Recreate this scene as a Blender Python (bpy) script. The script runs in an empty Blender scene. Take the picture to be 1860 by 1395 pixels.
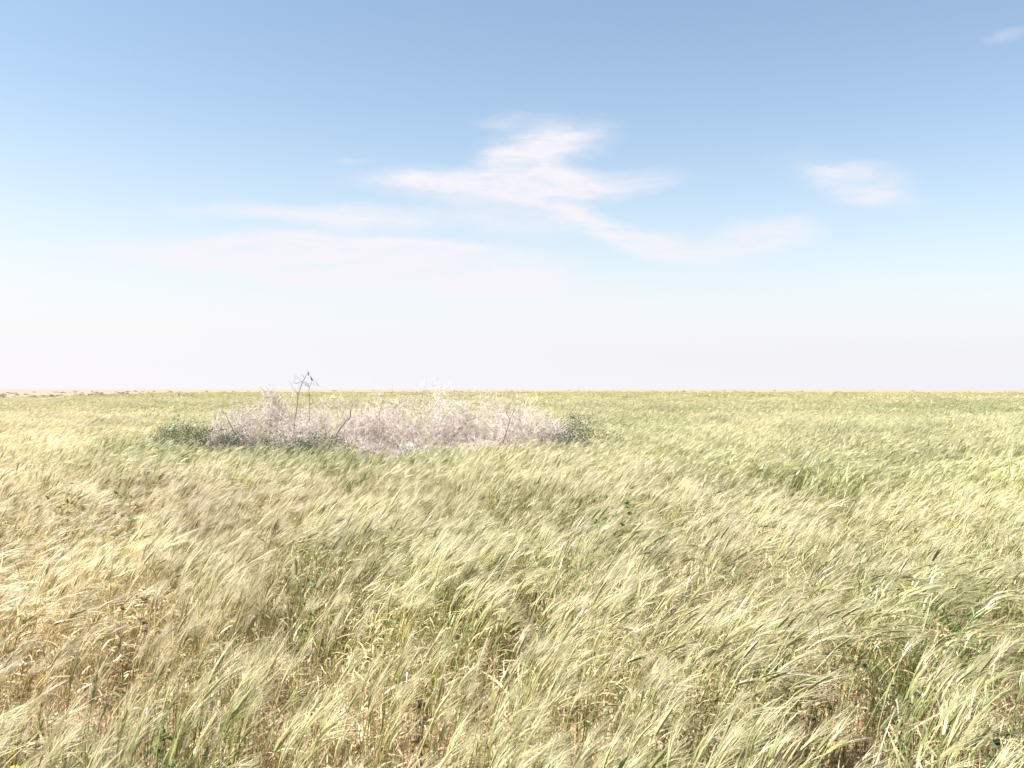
import bpy, math, random
import numpy as np
from mathutils import Vector, Matrix
random.seed(7); rng = np.random.default_rng(7)
sc = bpy.context.scene
COL = sc.collection
R = math.radians

# ------------------------------------------------------------------ camera
CAM_H, FPX, HORIZ = 1.55, 1808.0, 707.0
cam_d = bpy.data.cameras.new('camera'); cam = bpy.data.objects.new('camera', cam_d); COL.objects.link(cam)
cam.location = (0, 0, CAM_H)
cam.rotation_euler = (R(90) + math.atan((HORIZ - 697.5) / FPX), 0, 0)
cam_d.sensor_width = 36; cam_d.lens = 36 * FPX / 1860.0
cam_d.clip_start = 0.05; cam_d.clip_end = 20000
sc.camera = cam

# ------------------------------------------------------------------ light
SUN_EL, SUN_AZ = 50.0, -105.0          # azimuth from +Y towards +X: the sun is high on the left
SKY_STRENGTH, SUN_STRENGTH, EXPOSURE = 0.0715, 4.8, 1.56
sc.view_settings.view_transform = 'Standard'; sc.view_settings.look = 'None'
sc.view_settings.gamma = 1; sc.view_settings.use_curve_mapping = False
sc.view_settings.exposure = EXPOSURE
sun_d = bpy.data.lights.new('sun', 'SUN'); sun = bpy.data.objects.new('sun', sun_d); COL.objects.link(sun)
sun_d.energy = SUN_STRENGTH; sun_d.angle = R(0.53); sun_d.color = (1.0, 0.955, 0.87)
sv = Vector((math.sin(R(SUN_AZ)) * math.cos(R(SUN_EL)), math.cos(R(SUN_AZ)) * math.cos(R(SUN_EL)), math.sin(R(SUN_EL))))
sun.rotation_euler = sv.to_track_quat('Z', 'Y').to_euler(); sun.location = (-20, -10, 30)


class NT:
    """tiny helper for building node trees"""
    def __init__(s, tree): s.t = tree; s.n = tree.nodes; s.l = tree.links
    def new(s, typ, **kw):
        n = s.n.new(typ)
        for k, v in kw.items(): setattr(n, k, v)
        return n
    def put(s, sock, v):
        if hasattr(v, 'is_output'): s.l.new(v, sock)
        else: sock.default_value = v
    def math(s, op, a, b=0.0, c=None, clamp=False):
        n = s.new('ShaderNodeMath', operation=op, use_clamp=clamp)
        s.put(n.inputs[0], a); s.put(n.inputs[1], b)
        if c is not None: s.put(n.inputs[2], c)
        return n.outputs[0]
    def rng(s, v, a, b, c=0.0, d=1.0, smooth=True):
        n = s.new('ShaderNodeMapRange', interpolation_type='SMOOTHSTEP' if smooth else 'LINEAR')
        s.put(n.inputs[0], v); s.put(n.inputs[1], a); s.put(n.inputs[2], b); s.put(n.inputs[3], c); s.put(n.inputs[4], d)
        return n.outputs[0]
    def mix(s, f, a, b, blend='MIX'):
        n = s.new('ShaderNodeMix', data_type='RGBA', blend_type=blend)
        s.put(n.inputs[0], f); s.put(n.inputs[6], a); s.put(n.inputs[7], b)
        return n.outputs[2]
    def noise(s, vec, scale, detail=3.0, rough=0.5):
        n = s.new('ShaderNodeTexNoise'); s.put(n.inputs['Vector'], vec)
        n.inputs['Scale'].default_value = scale; n.inputs['Detail'].default_value = detail
        n.inputs['Roughness'].default_value = rough
        return n.outputs['Fac']


# ------------------------------------------------------------------ sky (world) with thin cirrus
world = bpy.data.worlds.new('World'); sc.world = world; world.use_nodes = True
W = NT(world.node_tree); W.n.clear()
sky = W.new('ShaderNodeTexSky'); sky.sky_type = 'NISHITA'; sky.sun_disc = False
sky.sun_elevation = R(SUN_EL); sky.sun_rotation = R(SUN_AZ)
sky.altitude = 0; sky.air_density = 1.0; sky.dust_density = 1.2; sky.ozone_density = 1.6
geo = W.new('ShaderNodeTexCoord'); sep = W.new('ShaderNodeSeparateXYZ'); W.l.new(geo.outputs['Generated'], sep.inputs[0])
dx, dy, dz = sep.outputs
# pale dusty air near the horizon, all the way round
lr = W.math('MULTIPLY_ADD', dx, 0.9, 0.5, clamp=True)              # thicker, brighter dust on the sun's side
HAZE_COL = W.mix(lr, (4.60, 4.50, 4.66, 1), (4.18, 4.20, 4.45, 1)); SKY_TINT = W.mix(lr, (1.07, 1.04, .95, 1), (1.07, .985, .90, 1))
zc = W.math('MAXIMUM', dz, 0.0)
side = W.math('MULTIPLY_ADD', dx, 0.35, 1.0)                      # more dust towards the sun's side (left)
hq = W.math('MULTIPLY', W.math('MULTIPLY', zc, side), 1 / .134)
hzf = W.math('POWER', 2.71828, W.math('MULTIPLY', W.math('MULTIPLY', hq, hq), -1.0))
base = W.mix(1.0, sky.outputs[0], SKY_TINT, 'MULTIPLY')
skyc = W.mix(hzf, base, HAZE_COL)
# cirrus banks, laid by direction (azimuth tangent u, elevation tangent v)
front = W.rng(dy, 0.05, 0.3)
dys = W.math('MAXIMUM', dy, 0.05)
u = W.math('DIVIDE', dx, dys); v = W.math('DIVIDE', dz, dys)
uv = W.new('ShaderNodeCombineXYZ'); W.l.new(u, uv.inputs[0]); W.l.new(v, uv.inputs[1])
st = W.new('ShaderNodeMapping'); W.l.new(uv.outputs[0], st.inputs[0]); st.inputs['Scale'].default_value = (1, 2.6, 1)
st.inputs['Rotation'].default_value = (0, 0, R(-9))
nz = W.new('ShaderNodeTexNoise'); W.l.new(st.outputs[0], nz.inputs['Vector']); nz.inputs['Scale'].default_value = 7
nz.inputs['Detail'].default_value = 6; nz.inputs['Roughness'].default_value = 0.58
off = W.new('ShaderNodeVectorMath', operation='MULTIPLY_ADD'); W.l.new(nz.outputs['Color'], off.inputs[0])
off.inputs[1].default_value = (0.13, 0.04, 0); off.inputs[2].default_value = (-0.065, -0.02, 0)
uvd = W.new('ShaderNodeVectorMath', operation='ADD'); W.l.new(uv.outputs[0], uvd.inputs[0]); W.l.new(off.outputs[0], uvd.inputs[1])
st2 = W.new('ShaderNodeMapping'); W.l.new(uvd.outputs[0], st2.inputs[0]); st2.inputs['Scale'].default_value = (1, 5.0, 1)
fine = W.noise(st2.outputs[0], 13, 7, 0.62)
CLOUDS = [  # px, py, half width, half height, tilt, amount
    (965, 275, 92, 50, 14, .85), (1030, 252, 85, 28, 8, .65), (915, 300, 60, 30, 10, .6), (900, 214, 40, 11, 4, .38),
    (1090, 335, 125, 24, 5, 1.0), (880, 342, 190, 26, -4, .75), (1000, 330, 90, 30, 0, .6), (760, 338, 80, 14, -6, .5), (920, 385, 120, 38, -10, .6),
    (1090, 405, 170, 24, -19, .95), (1210, 440, 110, 22, -12, .7), (1380, 430, 95, 28, 7, .85),
    (600, 385, 220, 17, -2, .9), (540, 452, 300, 26, -1, 2.6), (660, 492, 330, 26, -4, 2.6), (920, 480, 120, 26, -2, .75),
    (620, 430, 150, 26, 0, .5),
    (1540, 325, 125, 34, -12, .6), (1590, 348, 80, 16, 8, .4), (1500, 300, 80, 14, 0, .35), (630, 295, 40, 7, 0, .28), (1850, 66, 34, 13, 12, .3),
    (1060, 560, 260, 22, -2, .3)]
acc = None
for (px, py, hw, hh, tl, am) in CLOUDS:
    m = W.new('ShaderNodeMapping', vector_type='TEXTURE'); W.l.new(uvd.outputs[0], m.inputs[0])
    m.inputs['Location'].default_value = ((px - 930) / FPX, (HORIZ - py) / FPX, 0)
    m.inputs['Rotation'].default_value = (0, 0, R(tl))
    m.inputs['Scale'].default_value = (hw / FPX, hh / FPX, 1)
    ln = W.new('ShaderNodeVectorMath', operation='LENGTH'); W.l.new(m.outputs[0], ln.inputs[0])
    f = W.rng(ln.outputs['Value'], 1.65, 0.1, 0.0, am * 1.2)
    acc = f if acc is None else W.math('ADD', acc, f)
cl = W.math('MULTIPLY', W.math('MINIMUM', acc, 1.25), W.rng(fine, 0.27, 0.62, 0.42, 1.0))
cl = W.math('MULTIPLY', cl, front)
cl = W.math('MULTIPLY', cl, 0.82, clamp=True)
# thin veil of the same cirrus everywhere else, on a high flat layer
zs = W.math('ADD', zc, 0.12)
pl = W.new('ShaderNodeCombineXYZ'); W.l.new(W.math('DIVIDE', dx, zs), pl.inputs[0]); W.l.new(W.math('DIVIDE', dy, zs), pl.inputs[1])
veil = W.rng(W.noise(pl.outputs[0], 0.9, 6, 0.6), 0.55, 0.85, 0.0, 0.16)
cl = W.math('MAXIMUM', cl, veil)
CLOUD_COL = (4.42, 4.32, 4.60, 1)
fin = W.mix(cl, skyc, CLOUD_COL)
bg = W.new('ShaderNodeBackground'); W.l.new(fin, bg.inputs[0]); bg.inputs[1].default_value = SKY_STRENGTH
wo = W.new('ShaderNodeOutputWorld'); W.l.new(bg.outputs[0], wo.inputs[0])
world.cycles.sampling_method = 'MANUAL'; world.cycles.sample_map_resolution = 512


# ------------------------------------------------------------------ helpers
class MB:
    """mesh builder: points, faces and two colours (fresh and dry) per vertex"""
    def __init__(s): s.v = []; s.f = []; s.cg = []; s.cd = []
    def add(s, pts, faces, cg, cd=None):
        o = len(s.v); s.v.extend(pts); s.f.extend([tuple(i + o for i in f) for f in faces])
        cd = cg if cd is None else cd
        s.cg.extend([cg] * len(pts)); s.cd.extend([cd] * len(pts))
    def ribbon(s, pts, widths, side, cg, cd=None, fold=0.0):
        """flat strip along pts; side = across vector; last width 0 makes a point"""
        P = []; F = []; n = len(pts)
        for i, p in enumerate(pts):
            w = side * (widths[i] * .5)
            if i == n - 1 and widths[i] == 0: P.append(tuple(p))
            else: P.append(tuple(p - w)); P.append(tuple(p + w))
        for i in range(n - 1):
            a = 2 * i
            if i == n - 2 and widths[-1] == 0: F.append((a, a + 1, a + 2))
            else: F.append((a, a + 1, a + 3, a + 2))
        s.add(P, F, cg, cd)
    def tube(s, pts, rad, cg, cd=None, k=3, rings=True):
        P = []; F = []; n = len(pts)
        for i, p in enumerate(pts):
            d = (pts[min(i + 1, n - 1)] - pts[max(i - 1, 0)])
            if d.length < 1e-9: d = Vector((0, 0, 1))
            d.normalize()
            a = d.orthogonal().normalized() if i == 0 else (a - d * a.dot(d)).normalized()
            b = d.cross(a)
            for j in range(k):
                t = 2 * math.pi * j / k
                P.append(tuple(p + (a * math.cos(t) + b * math.sin(t)) * rad[i]))
        for i in range(n - 1):
            for j in range(k):
                F.append((i * k + j, i * k + (j + 1) % k, (i + 1) * k + (j + 1) % k, (i + 1) * k + j))
        F.append(tuple(range(k))[::-1]); F.append(tuple((n - 1) * k + j for j in range(k)))
        s.add(P, F, cg, cd)
    def mesh(s, name, mat, smooth=False):
        me = bpy.data.meshes.new(name); me.from_pydata(s.v, [], s.f)
        for nm, arr in (('cg', s.cg), ('cd', s.cd)):
            at = me.attributes.new(nm, 'FLOAT_VECTOR', 'POINT')
            at.data.foreach_set('vector', np.array(arr, dtype=np.float32).ravel())
        me.materials.append(mat)
        if smooth: me.polygons.foreach_set('use_smooth', [True] * len(me.polygons))
        me.update(); return me
    def obj(s, name, mat, parent=None, smooth=False, link=True):
        o = bpy.data.objects.new(name, s.mesh(name, mat, smooth))
        if link: COL.objects.link(o)
        if parent: o.parent = parent
        return o


def tag(o, label=None, cat=None, group=None, kind=None):
    if label: o['label'] = label
    if cat: o['category'] = cat
    if group: o['group'] = group
    if kind: o['kind'] = kind
    return o


def empty(name, loc, rz=0.0):
    o = bpy.data.objects.new(name, None); o.empty_display_size = .1; COL.objects.link(o)
    o.location = loc; o.rotation_euler = (0, 0, rz); return o


def copy_tree(o, parent=None):
    c = o.copy(); COL.objects.link(c)
    if parent: c.parent = parent
    for ch in list(o.children): copy_tree(ch, c)
    return c


def at(px, py, h=0.0, d=None):
    """where the sight line of a pixel meets height h (or distance d)"""
    if d is None: d = (CAM_H - h) * FPX / max(py - HORIZ, 0.8)
    return Vector(((px - 930) / FPX * d, d, CAM_H + (HORIZ - py) / FPX * d))


_perm = rng.random((256, 256))
def vnoise(x, y, s, ox=0.0):
    x = np.asarray(x) / s + 57.3 + ox; y = np.asarray(y) / s + 31.7 + ox * 1.7
    xi = np.floor(x).astype(int); yi = np.floor(y).astype(int); fx = x - xi; fy = y - yi
    fx = fx * fx * (3 - 2 * fx); fy = fy * fy * (3 - 2 * fy)
    g = lambda a, b: _perm[a % 256, b % 256]
    return (g(xi, yi) * (1 - fx) + g(xi + 1, yi) * fx) * (1 - fy) + (g(xi, yi + 1) * (1 - fx) + g(xi + 1, yi + 1) * fx) * fy
def fbm(x, y, s, ox=0.0):
    return (vnoise(x, y, s, ox) * .55 + vnoise(x, y, s * .47, ox + 9) * .3 + vnoise(x, y, s * .21, ox + 17) * .15)


# ------------------------------------------------------------------ materials
def plant_material(name, transl=0.38, gloss=0.035, rough=0.45, inst=True, var=0.25):
    m = bpy.data.materials.new(name); m.use_nodes = True; N = NT(m.node_tree); N.n.clear()
    g = N.new('ShaderNodeAttribute', attribute_name='cg'); d = N.new('ShaderNodeAttribute', attribute_name='cd')
    if inst:
        dr = N.new('ShaderNodeAttribute', attribute_name='dry', attribute_type='INSTANCER').outputs['Fac']
        br = N.new('ShaderNodeAttribute', attribute_name='bright', attribute_type='INSTANCER').outputs['Fac']
    else: dr = 0.0; br = 1.0
    ge = N.new('ShaderNodeNewGeometry')
    isl = ge.outputs['Random Per Island']
    f = N.math('ADD', dr, N.math('MULTIPLY', N.math('SUBTRACT', isl, .5), .55), clamp=True)
    c = N.mix(f, g.outputs['Vector'], d.outputs['Vector'])
    k = N.math('MULTIPLY', br, N.math('ADD', N.math('MULTIPLY', N.math('FRACT', N.math('MULTIPLY', isl, 17.3)), 2 * var), 1 - var))
    kk = N.new('ShaderNodeCombineXYZ')
    for i in range(3): N.l.new(k, kk.inputs[i])
    c = N.mix(1.0, c, kk.outputs[0], 'MULTIPLY')
    df = N.new('ShaderNodeBsdfDiffuse'); N.l.new(c, df.inputs[0])
    tr = N.new('ShaderNodeBsdfTranslucent'); N.l.new(c, tr.inputs[0])
    mx = N.new('ShaderNodeMixShader'); mx.inputs[0].default_value = transl
    N.l.new(df.outputs[0], mx.inputs[1]); N.l.new(tr.outputs[0], mx.inputs[2]); last = mx
    if gloss > 0:
        gl = N.new('ShaderNodeBsdfGlossy'); gl.inputs['Roughness'].default_value = rough
        gl.inputs['Color'].default_value = (1, 1, .95, 1)
        m2 = N.new('ShaderNodeMixShader'); m2.inputs[0].default_value = gloss
        N.l.new(mx.outputs[0], m2.inputs[1]); N.l.new(gl.outputs[0], m2.inputs[2]); last = m2
    o = N.new('ShaderNodeOutputMaterial'); N.l.new(last.outputs[0], o.inputs[0])
    return m


M_BARLEY = plant_material('barley', 0.44, 0.032, 0.42)
M_LITTER = plant_material('dry_straw', 0.25, 0.02, 0.5)
M_WOOD = plant_material('bleached_wood', 0.0, 0.03, 0.5, inst=False, var=.30)
M_LEAF = plant_material('bush_leaf', 0.30, 0.012, 0.5, inst=False, var=.4)
M_BIRD = plant_material('feathers', 0.0, 0.04, 0.5, inst=False, var=.1)


def ground_material():
    m = bpy.data.materials.new('ground_soil'); m.use_nodes = True; N = NT(m.node_tree); N.n.clear()
    ge = N.new('ShaderNodeNewGeometry'); P = ge.outputs['Position']
    sp = N.new('ShaderNodeSeparateXYZ'); N.l.new(P, sp.inputs[0])
    n1 = N.noise(P, 0.8, 6, .6); n2 = N.noise(P, 22, 5, .65); n3 = N.noise(P, 0.012, 4, .55)
    soil = N.mix(n1, (0.20, 0.155, 0.085, 1), (0.33, 0.265, 0.155, 1))
    soil = N.mix(N.rng(n2, .4, .7), soil, (0.37, 0.27, 0.175, 1))
    sand = N.mix(n3, (0.255, 0.197, 0.155, 1), (0.29, 0.232, 0.188, 1))
    sand = N.mix(N.rng(N.noise(P, .06, 6, .7), .5, .75, 0, .35), sand, (0.22, 0.17, 0.12, 1))
    far = N.rng(N.math('ADD', sp.outputs[1], N.math('MULTIPLY', n1, 4)), 55, 90)
    # bare pink earth under and before the dead thicket
    q = N.new('ShaderNodeVectorMath', operation='SUBTRACT'); N.l.new(P, q.inputs[0]); q.inputs[1].default_value = (-1.3, 16.9, 0)
    q2 = N.new('ShaderNodeVectorMath', operation='MULTIPLY'); N.l.new(q.outputs[0], q2.inputs[0]); q2.inputs[1].default_value = (1 / 3.2, 1 / 2.3, 0)
    ln = N.new('ShaderNodeVectorMath', operation='LENGTH'); N.l.new(q2.outputs[0], ln.inputs[0])
    pink = N.rng(N.math('ADD', ln.outputs['Value'], N.math('MULTIPLY', n1, .3)), 1.35, 1.0)
    soil = N.mix(pink, soil, (0.42, 0.29, 0.225, 1))
    c = N.mix(far, soil, sand)
    b = N.new('ShaderNodeBsdfPrincipled'); N.l.new(c, b.inputs['Base Color']); b.inputs['Roughness'].default_value = .95
    b.inputs['Specular IOR Level'].default_value = .1
    bm = N.new('ShaderNodeBump'); N.l.new(n2, bm.inputs['Height']); bm.inputs['Strength'].default_value = .5; bm.inputs['Distance'].default_value = .03
    N.l.new(bm.outputs[0], b.inputs['Normal'])
    o = N.new('ShaderNodeOutputMaterial'); N.l.new(b.outputs[0], o.inputs[0]); return m


# ------------------------------------------------------------------ ground: one sheet to the horizon
def build_ground():
    rr = [0.0] + list(np.geomspace(0.6, 9000, 150)); na = 160
    V = [(0, 0, 0)]; F = []
    for r in rr[1:]:
        for j in range(na):
            a = 2 * math.pi * j / na; V.append((r * math.sin(a), r * math.cos(a), 0))
    V = np.array(V); x, y = V[:, 0], V[:, 1]; r = np.hypot(x, y)
    V[:, 2] = (fbm(x, y, 1.7) - .5) * .07 * np.clip(1 - r / 60, 0, 1) + np.clip((r - 300) / 500, 0, 1) * (fbm(x, y, 140, 3) - .5) * .55 * (r < 4000)
    for j in range(na): F.append((0, 1 + (j + 1) % na, 1 + j))
    for i in range(len(rr) - 2):
        a = 1 + i * na
        for j in range(na): F.append((a + j, a + (j + 1) % na, a + na + (j + 1) % na, a + na + j))
    me = bpy.data.meshes.new('ground'); me.from_pydata(V.tolist(), [], F)
    me.polygons.foreach_set('use_smooth', [True] * len(me.polygons))
    me.materials.append(ground_material()); me.update()
    o = bpy.data.objects.new('ground', me); COL.objects.link(o)
    tag(o, 'flat brown soil of the field running out to pale sandy desert at the horizon', 'ground', kind='structure')
build_ground()


# ------------------------------------------------------------------ barley tufts
U = random.uniform
def V3(x, y, z): return Vector((x, y, z))
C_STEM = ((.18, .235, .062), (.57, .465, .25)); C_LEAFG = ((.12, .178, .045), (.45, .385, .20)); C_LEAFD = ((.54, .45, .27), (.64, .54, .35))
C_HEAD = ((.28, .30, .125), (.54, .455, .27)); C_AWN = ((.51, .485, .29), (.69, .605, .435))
def jit(c, a=.12):
    k = 1 + U(-a, a); return tuple(min(x * k * (1 + U(-.04, .04)), .8) for x in c)


def plant(mb, bx, by, H, lean, lod, wide=1.0, bare=False):
    """one barley stalk blown to +x. lod 0 close, 1 middle, 2 far"""
    wd = Vector((1, U(-.28, .40), 0)).normalized(); sw = Vector((-wd.y, wd.x, 0))
    n = (7, 4, 2)[lod]; pts = []; p = V3(bx, by, 0); ang = R(U(-4, 8))
    seg = H / n; side_l = U(-.12, .12)
    for i in range(n + 1):
        pts.append(p.copy())
        t = (i + .5) / n; a = ang + lean * (t ** 2.7)
        p = p + (wd * math.sin(a) + sw * side_l * .5 + V3(0, 0, 1) * math.cos(a)) * seg
    a_end = ang + lean
    cs = (jit(C_STEM[0]), jit(C_STEM[1]))
    w0 = (.0034, .0045, .010)[lod] * wide
    az = U(0, math.pi); sd = Vector((math.cos(az), math.sin(az) * .6, .1)).normalized()
    if lod == 0: mb.tube(pts, [w0 * .5] * 4 + [w0 * .42] * (n - 3), *cs, k=3)
    else: mb.ribbon(pts, [w0] * (n + 1), sd, *cs)
    top = pts[-1]
    # leaves: fresh ones on the upper stem, short curled dead ones low down
    nl = random.choice(((6, 7, 8), (2, 3), (1, 1, 2))[lod])
    for j in range(nl):
        low = j < nl * .62
        t = U(.06, .72) if low else U(.45, .85)
        i = min(int(t * n), n - 1); q = pts[i].lerp(pts[i + 1], t * n - i)
        L = U(.06, .17) if low else U(.10, .21); W_ = (U(.003, .008) if low else U(.004, .0085)) * wide * (1, 1.25, 2.0)[lod]
        az = U(0, 2 * math.pi); d = Vector((math.cos(az) + .6, math.sin(az), 0))
        d = d.normalized() if d.length > .05 else Vector((1, 0, 0))
        el = R(U(10, 75)); dro = R(U(50, 200)) if random.random() < .8 else R(U(0, 25)); m = (6, 3, 2)[lod]; lp = [q]
        kink = random.random() < .25; kt = U(.3, .7); tw = U(-.9, .9)
        for s in range(m):
            tt = (s + .5) / m; e = el - dro * tt * tt - (R(65) if kink and tt > kt else 0)
            ca_, sa_ = math.cos(tw * tt), math.sin(tw * tt); d2 = Vector((d.x * ca_ - d.y * sa_, d.x * sa_ + d.y * ca_, 0))
            lp.append(lp[-1] + (d2 * math.cos(e) + V3(0, 0, 1) * math.sin(e)) * (L / m))
        sv_ = d.cross(V3(0, 0, 1)).normalized(); sv_ = (sv_ + V3(0, 0, U(-.9, .9))).normalized()
        ws = [W_ * x for x in ((.45, .9, 1.0, .95, .75, .4, 0) if m == 6 else (.6, 1, .7, 0) if m == 3 else (.8, 1, 0))]
        cc = C_LEAFD if (low and random.random() < .85 or random.random() < .35) else C_LEAFG
        if low and random.random() < .22: cc = ((.36, .22, .12), (.42, .26, .15))
        mb.ribbon(lp, ws, sv_, jit(cc[0], .2), jit(cc[1], .2))
    if bare: return
    # ear with awns
    hl = U(.055, .085); nod = R(U(6, 30)); hs = (8, 3, 1)[lod]; ep = [top]; a = a_end
    ax_prev = None
    for s in range(hs):
        a += nod / hs; ep.append(ep[-1] + (wd * math.sin(a) + V3(0, 0, 1) * math.cos(a) + sw * side_l * .3).normalized() * (hl / hs))
    ax = (ep[-1] - ep[-2]).normalized()
    hw = U(.0085, .0115) * wide; ch = (jit(C_HEAD[0]), jit(C_HEAD[1]))
    flat = Vector((U(-.3, .3), U(-1, 1), U(-.3, 1))); flat = (flat - ax * flat.dot(ax)).normalized(); nrm = ax.cross(flat)
    if lod == 0:
        P = []; F = []; k = 4
        for i, q in enumerate(ep):
            t = i / hs; r = hw * .5 * (math.sin(math.pi * min(1, (t * .88 + .12))) ** .5) * (1.15 if i % 2 else .85) + .0006
            for j, (cx, cy) in enumerate(((1, 0), (0, .6), (-1, 0), (0, -.6))): P.append(tuple(q + flat * r * cx + nrm * r * cy))
        for i in range(hs):
            for j in range(k): F.append((i * k + j, i * k + (j + 1) % k, (i + 1) * k + (j + 1) % k, (i + 1) * k + j))
        mb.add(P, F, *ch)
    elif lod == 1:
        mb.ribbon(ep, [hw * .6, hw * 1.1, hw, hw * .3], flat, *ch)
    else:
        mb.ribbon(ep, [hw * 1.0, hw * 1.1], flat, *ch)
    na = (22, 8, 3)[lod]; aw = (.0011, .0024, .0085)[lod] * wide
    for j in range(na):
        t = (j + .3) / na * .95; i = min(int(t * hs), hs - 1); q = ep[i].lerp(ep[i + 1], t * hs - i)
        sgn = 1 if j % 2 else -1
        d = (ax + flat * sgn * U(.05, .36) + nrm * U(-.2, .2)).normalized()
        L = U(.09, .14) * (1.05 - t * .25); bl = wd * .10 + V3(0, 0, -.05)
        p1 = q + d * (L * .5); d2 = (d + bl * 1.6).normalized(); p2 = p1 + d2 * (L * .5)
        sdv = d.cross(Vector((U(-1, 1), U(-1, 1), U(-1, 1)))).normalized()
        gm = (0, .14, .32)[lod]; ca = tuple(jit(tuple(a_ * (1 - gm) + b_ * gm for a_, b_ in zip(C_AWN[q_], C_LEAFG[q_])), .12) for q_ in (0, 1))  # leaf green mixed into awns; on far tufts it paints in missing self-shadow
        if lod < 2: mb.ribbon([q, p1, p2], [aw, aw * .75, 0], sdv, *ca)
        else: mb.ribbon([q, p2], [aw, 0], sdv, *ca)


def tuft(nplants, rad, lod, wide=1.0, lean=(35, 75), hh=(.56, .76), short=.24):
    mb = MB(); common = U(*lean)
    for i in range(nplants):
        r = rad * math.sqrt(random.random()); a = U(0, 2 * math.pi)
        sh = random.random() < short
        H = U(*hh) * (U(.4, .88) if sh else 1)
        plant(mb, r * math.cos(a), r * math.sin(a), H, R(common + U(-14, 14)), lod, wide, bare=sh)
    return mb


protos = bpy.data.collections.new('barley_tufts')
def proto(mb, name, mat, col):
    o = mb.obj(name, mat, link=False); col.objects.link(o); return o
NA, NB, NC, ND, NG = 14, 8, 6, 5, 5
for i in range(NA): proto(tuft(10, .115, 0, 1.0, ((14, 36), (26, 50), (40, 70))[i % 3]), 'barley_tuft_%02d' % i, M_BARLEY, protos)
for i in range(NB): proto(tuft(32, .27, 1, 1.1, ((22, 44), (38, 64))[i % 2]), 'barley_tuft_%02d' % (NA + i), M_BARLEY, protos)
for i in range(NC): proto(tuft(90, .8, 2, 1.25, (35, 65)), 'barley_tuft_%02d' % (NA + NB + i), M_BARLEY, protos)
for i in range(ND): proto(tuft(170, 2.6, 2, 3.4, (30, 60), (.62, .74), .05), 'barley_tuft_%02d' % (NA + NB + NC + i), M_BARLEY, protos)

for i in range(NG):       # broad green blades and young stalks standing among the barley
    mb = MB()
    for k in range(16):
        rr = .09 * math.sqrt(random.random()); a = U(0, 6.28); q = V3(rr * math.cos(a), rr * math.sin(a), 0)
        az = U(-1.2, 1.2) if random.random() < .7 else U(0, 6.28); d = V3(math.cos(az), math.sin(az), 0); L = U(.30, .68); el = R(U(68, 88)); dro = R(U(20, 105)); m = 8; lp = [q]
        for st_ in range(m):
            tt = (st_ + .5) / m; e_ = el - dro * tt ** 2.2; lp.append(lp[-1] + (d * math.cos(e_) + V3(0, 0, 1) * math.sin(e_)) * (L / m))
        w = U(.006, .0125); sd = (V3(-d.y, d.x, 0) + V3(0, 0, U(-.5, .5))).normalized()
        cc = random.choice((((.11, .19, .045), (.36, .34, .12)), ((.09, .16, .04), (.3, .3, .1)), ((.17, .24, .06), (.45, .4, .16)), C_LEAFD))
        mb.ribbon(lp, [w * x for x in (.6, .8, .95, 1, 1, .9, .7, .4, 0)], sd, jit(cc[0], .15), jit(cc[1], .15))
    for k in range(3): plant(mb, U(-.1, .1), U(-.1, .1), U(.5, .68), R(U(10, 50)), 0)
    proto(mb, 'barley_tuft_%02d' % (NA + NB + NC + ND + i), M_BARLEY, protos)


# fields of the map: pixel on the photo's canopy level of a ground point
def to_px(x, y, h=.72): return 930 + FPX * x / y, HORIZ + FPX * (CAM_H - h) / y
WEED_SPOTS = [(330, 1375, 0.42), (290, 1330, 0.48), (520, 1085, 0.72), (1105, 950, 0.84), (1490, 1265, 0.52), (1670, 1340, 0.5), (110, 925, 0.84), (215, 935, 0.84), (65, 1385, 0.4), (135, 1370, 0.45), (900, 872, 0.84), (225, 1100, 0.72), (420, 1020, 0.72), (1335, 1022, 0.72), (1010, 1075, 0.72), (1480, 1305, 0.5), (760, 1300, 0.42), (1780, 1365, 0.5)]     # px, py, height
def blob(px, py, cx, cy, rx, ry): return np.clip(1.3 - np.hypot((px - cx) / rx, (py - cy) / ry), 0, 1)
THX, THY, THRX, THRY = -1.75, 17.2, 3.3, 2.15           # ground ellipse of the thicket
def edge_dist(x, y):
    ang = np.degrees(np.arctan2(x, y))
    return np.interp(ang, [-30, -27.2, -23, -19.5, -15, 4, 12, 20, 27, 30], [92, 100, 135, 205, 270, 310, 290, 250, 212, 200])


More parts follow.
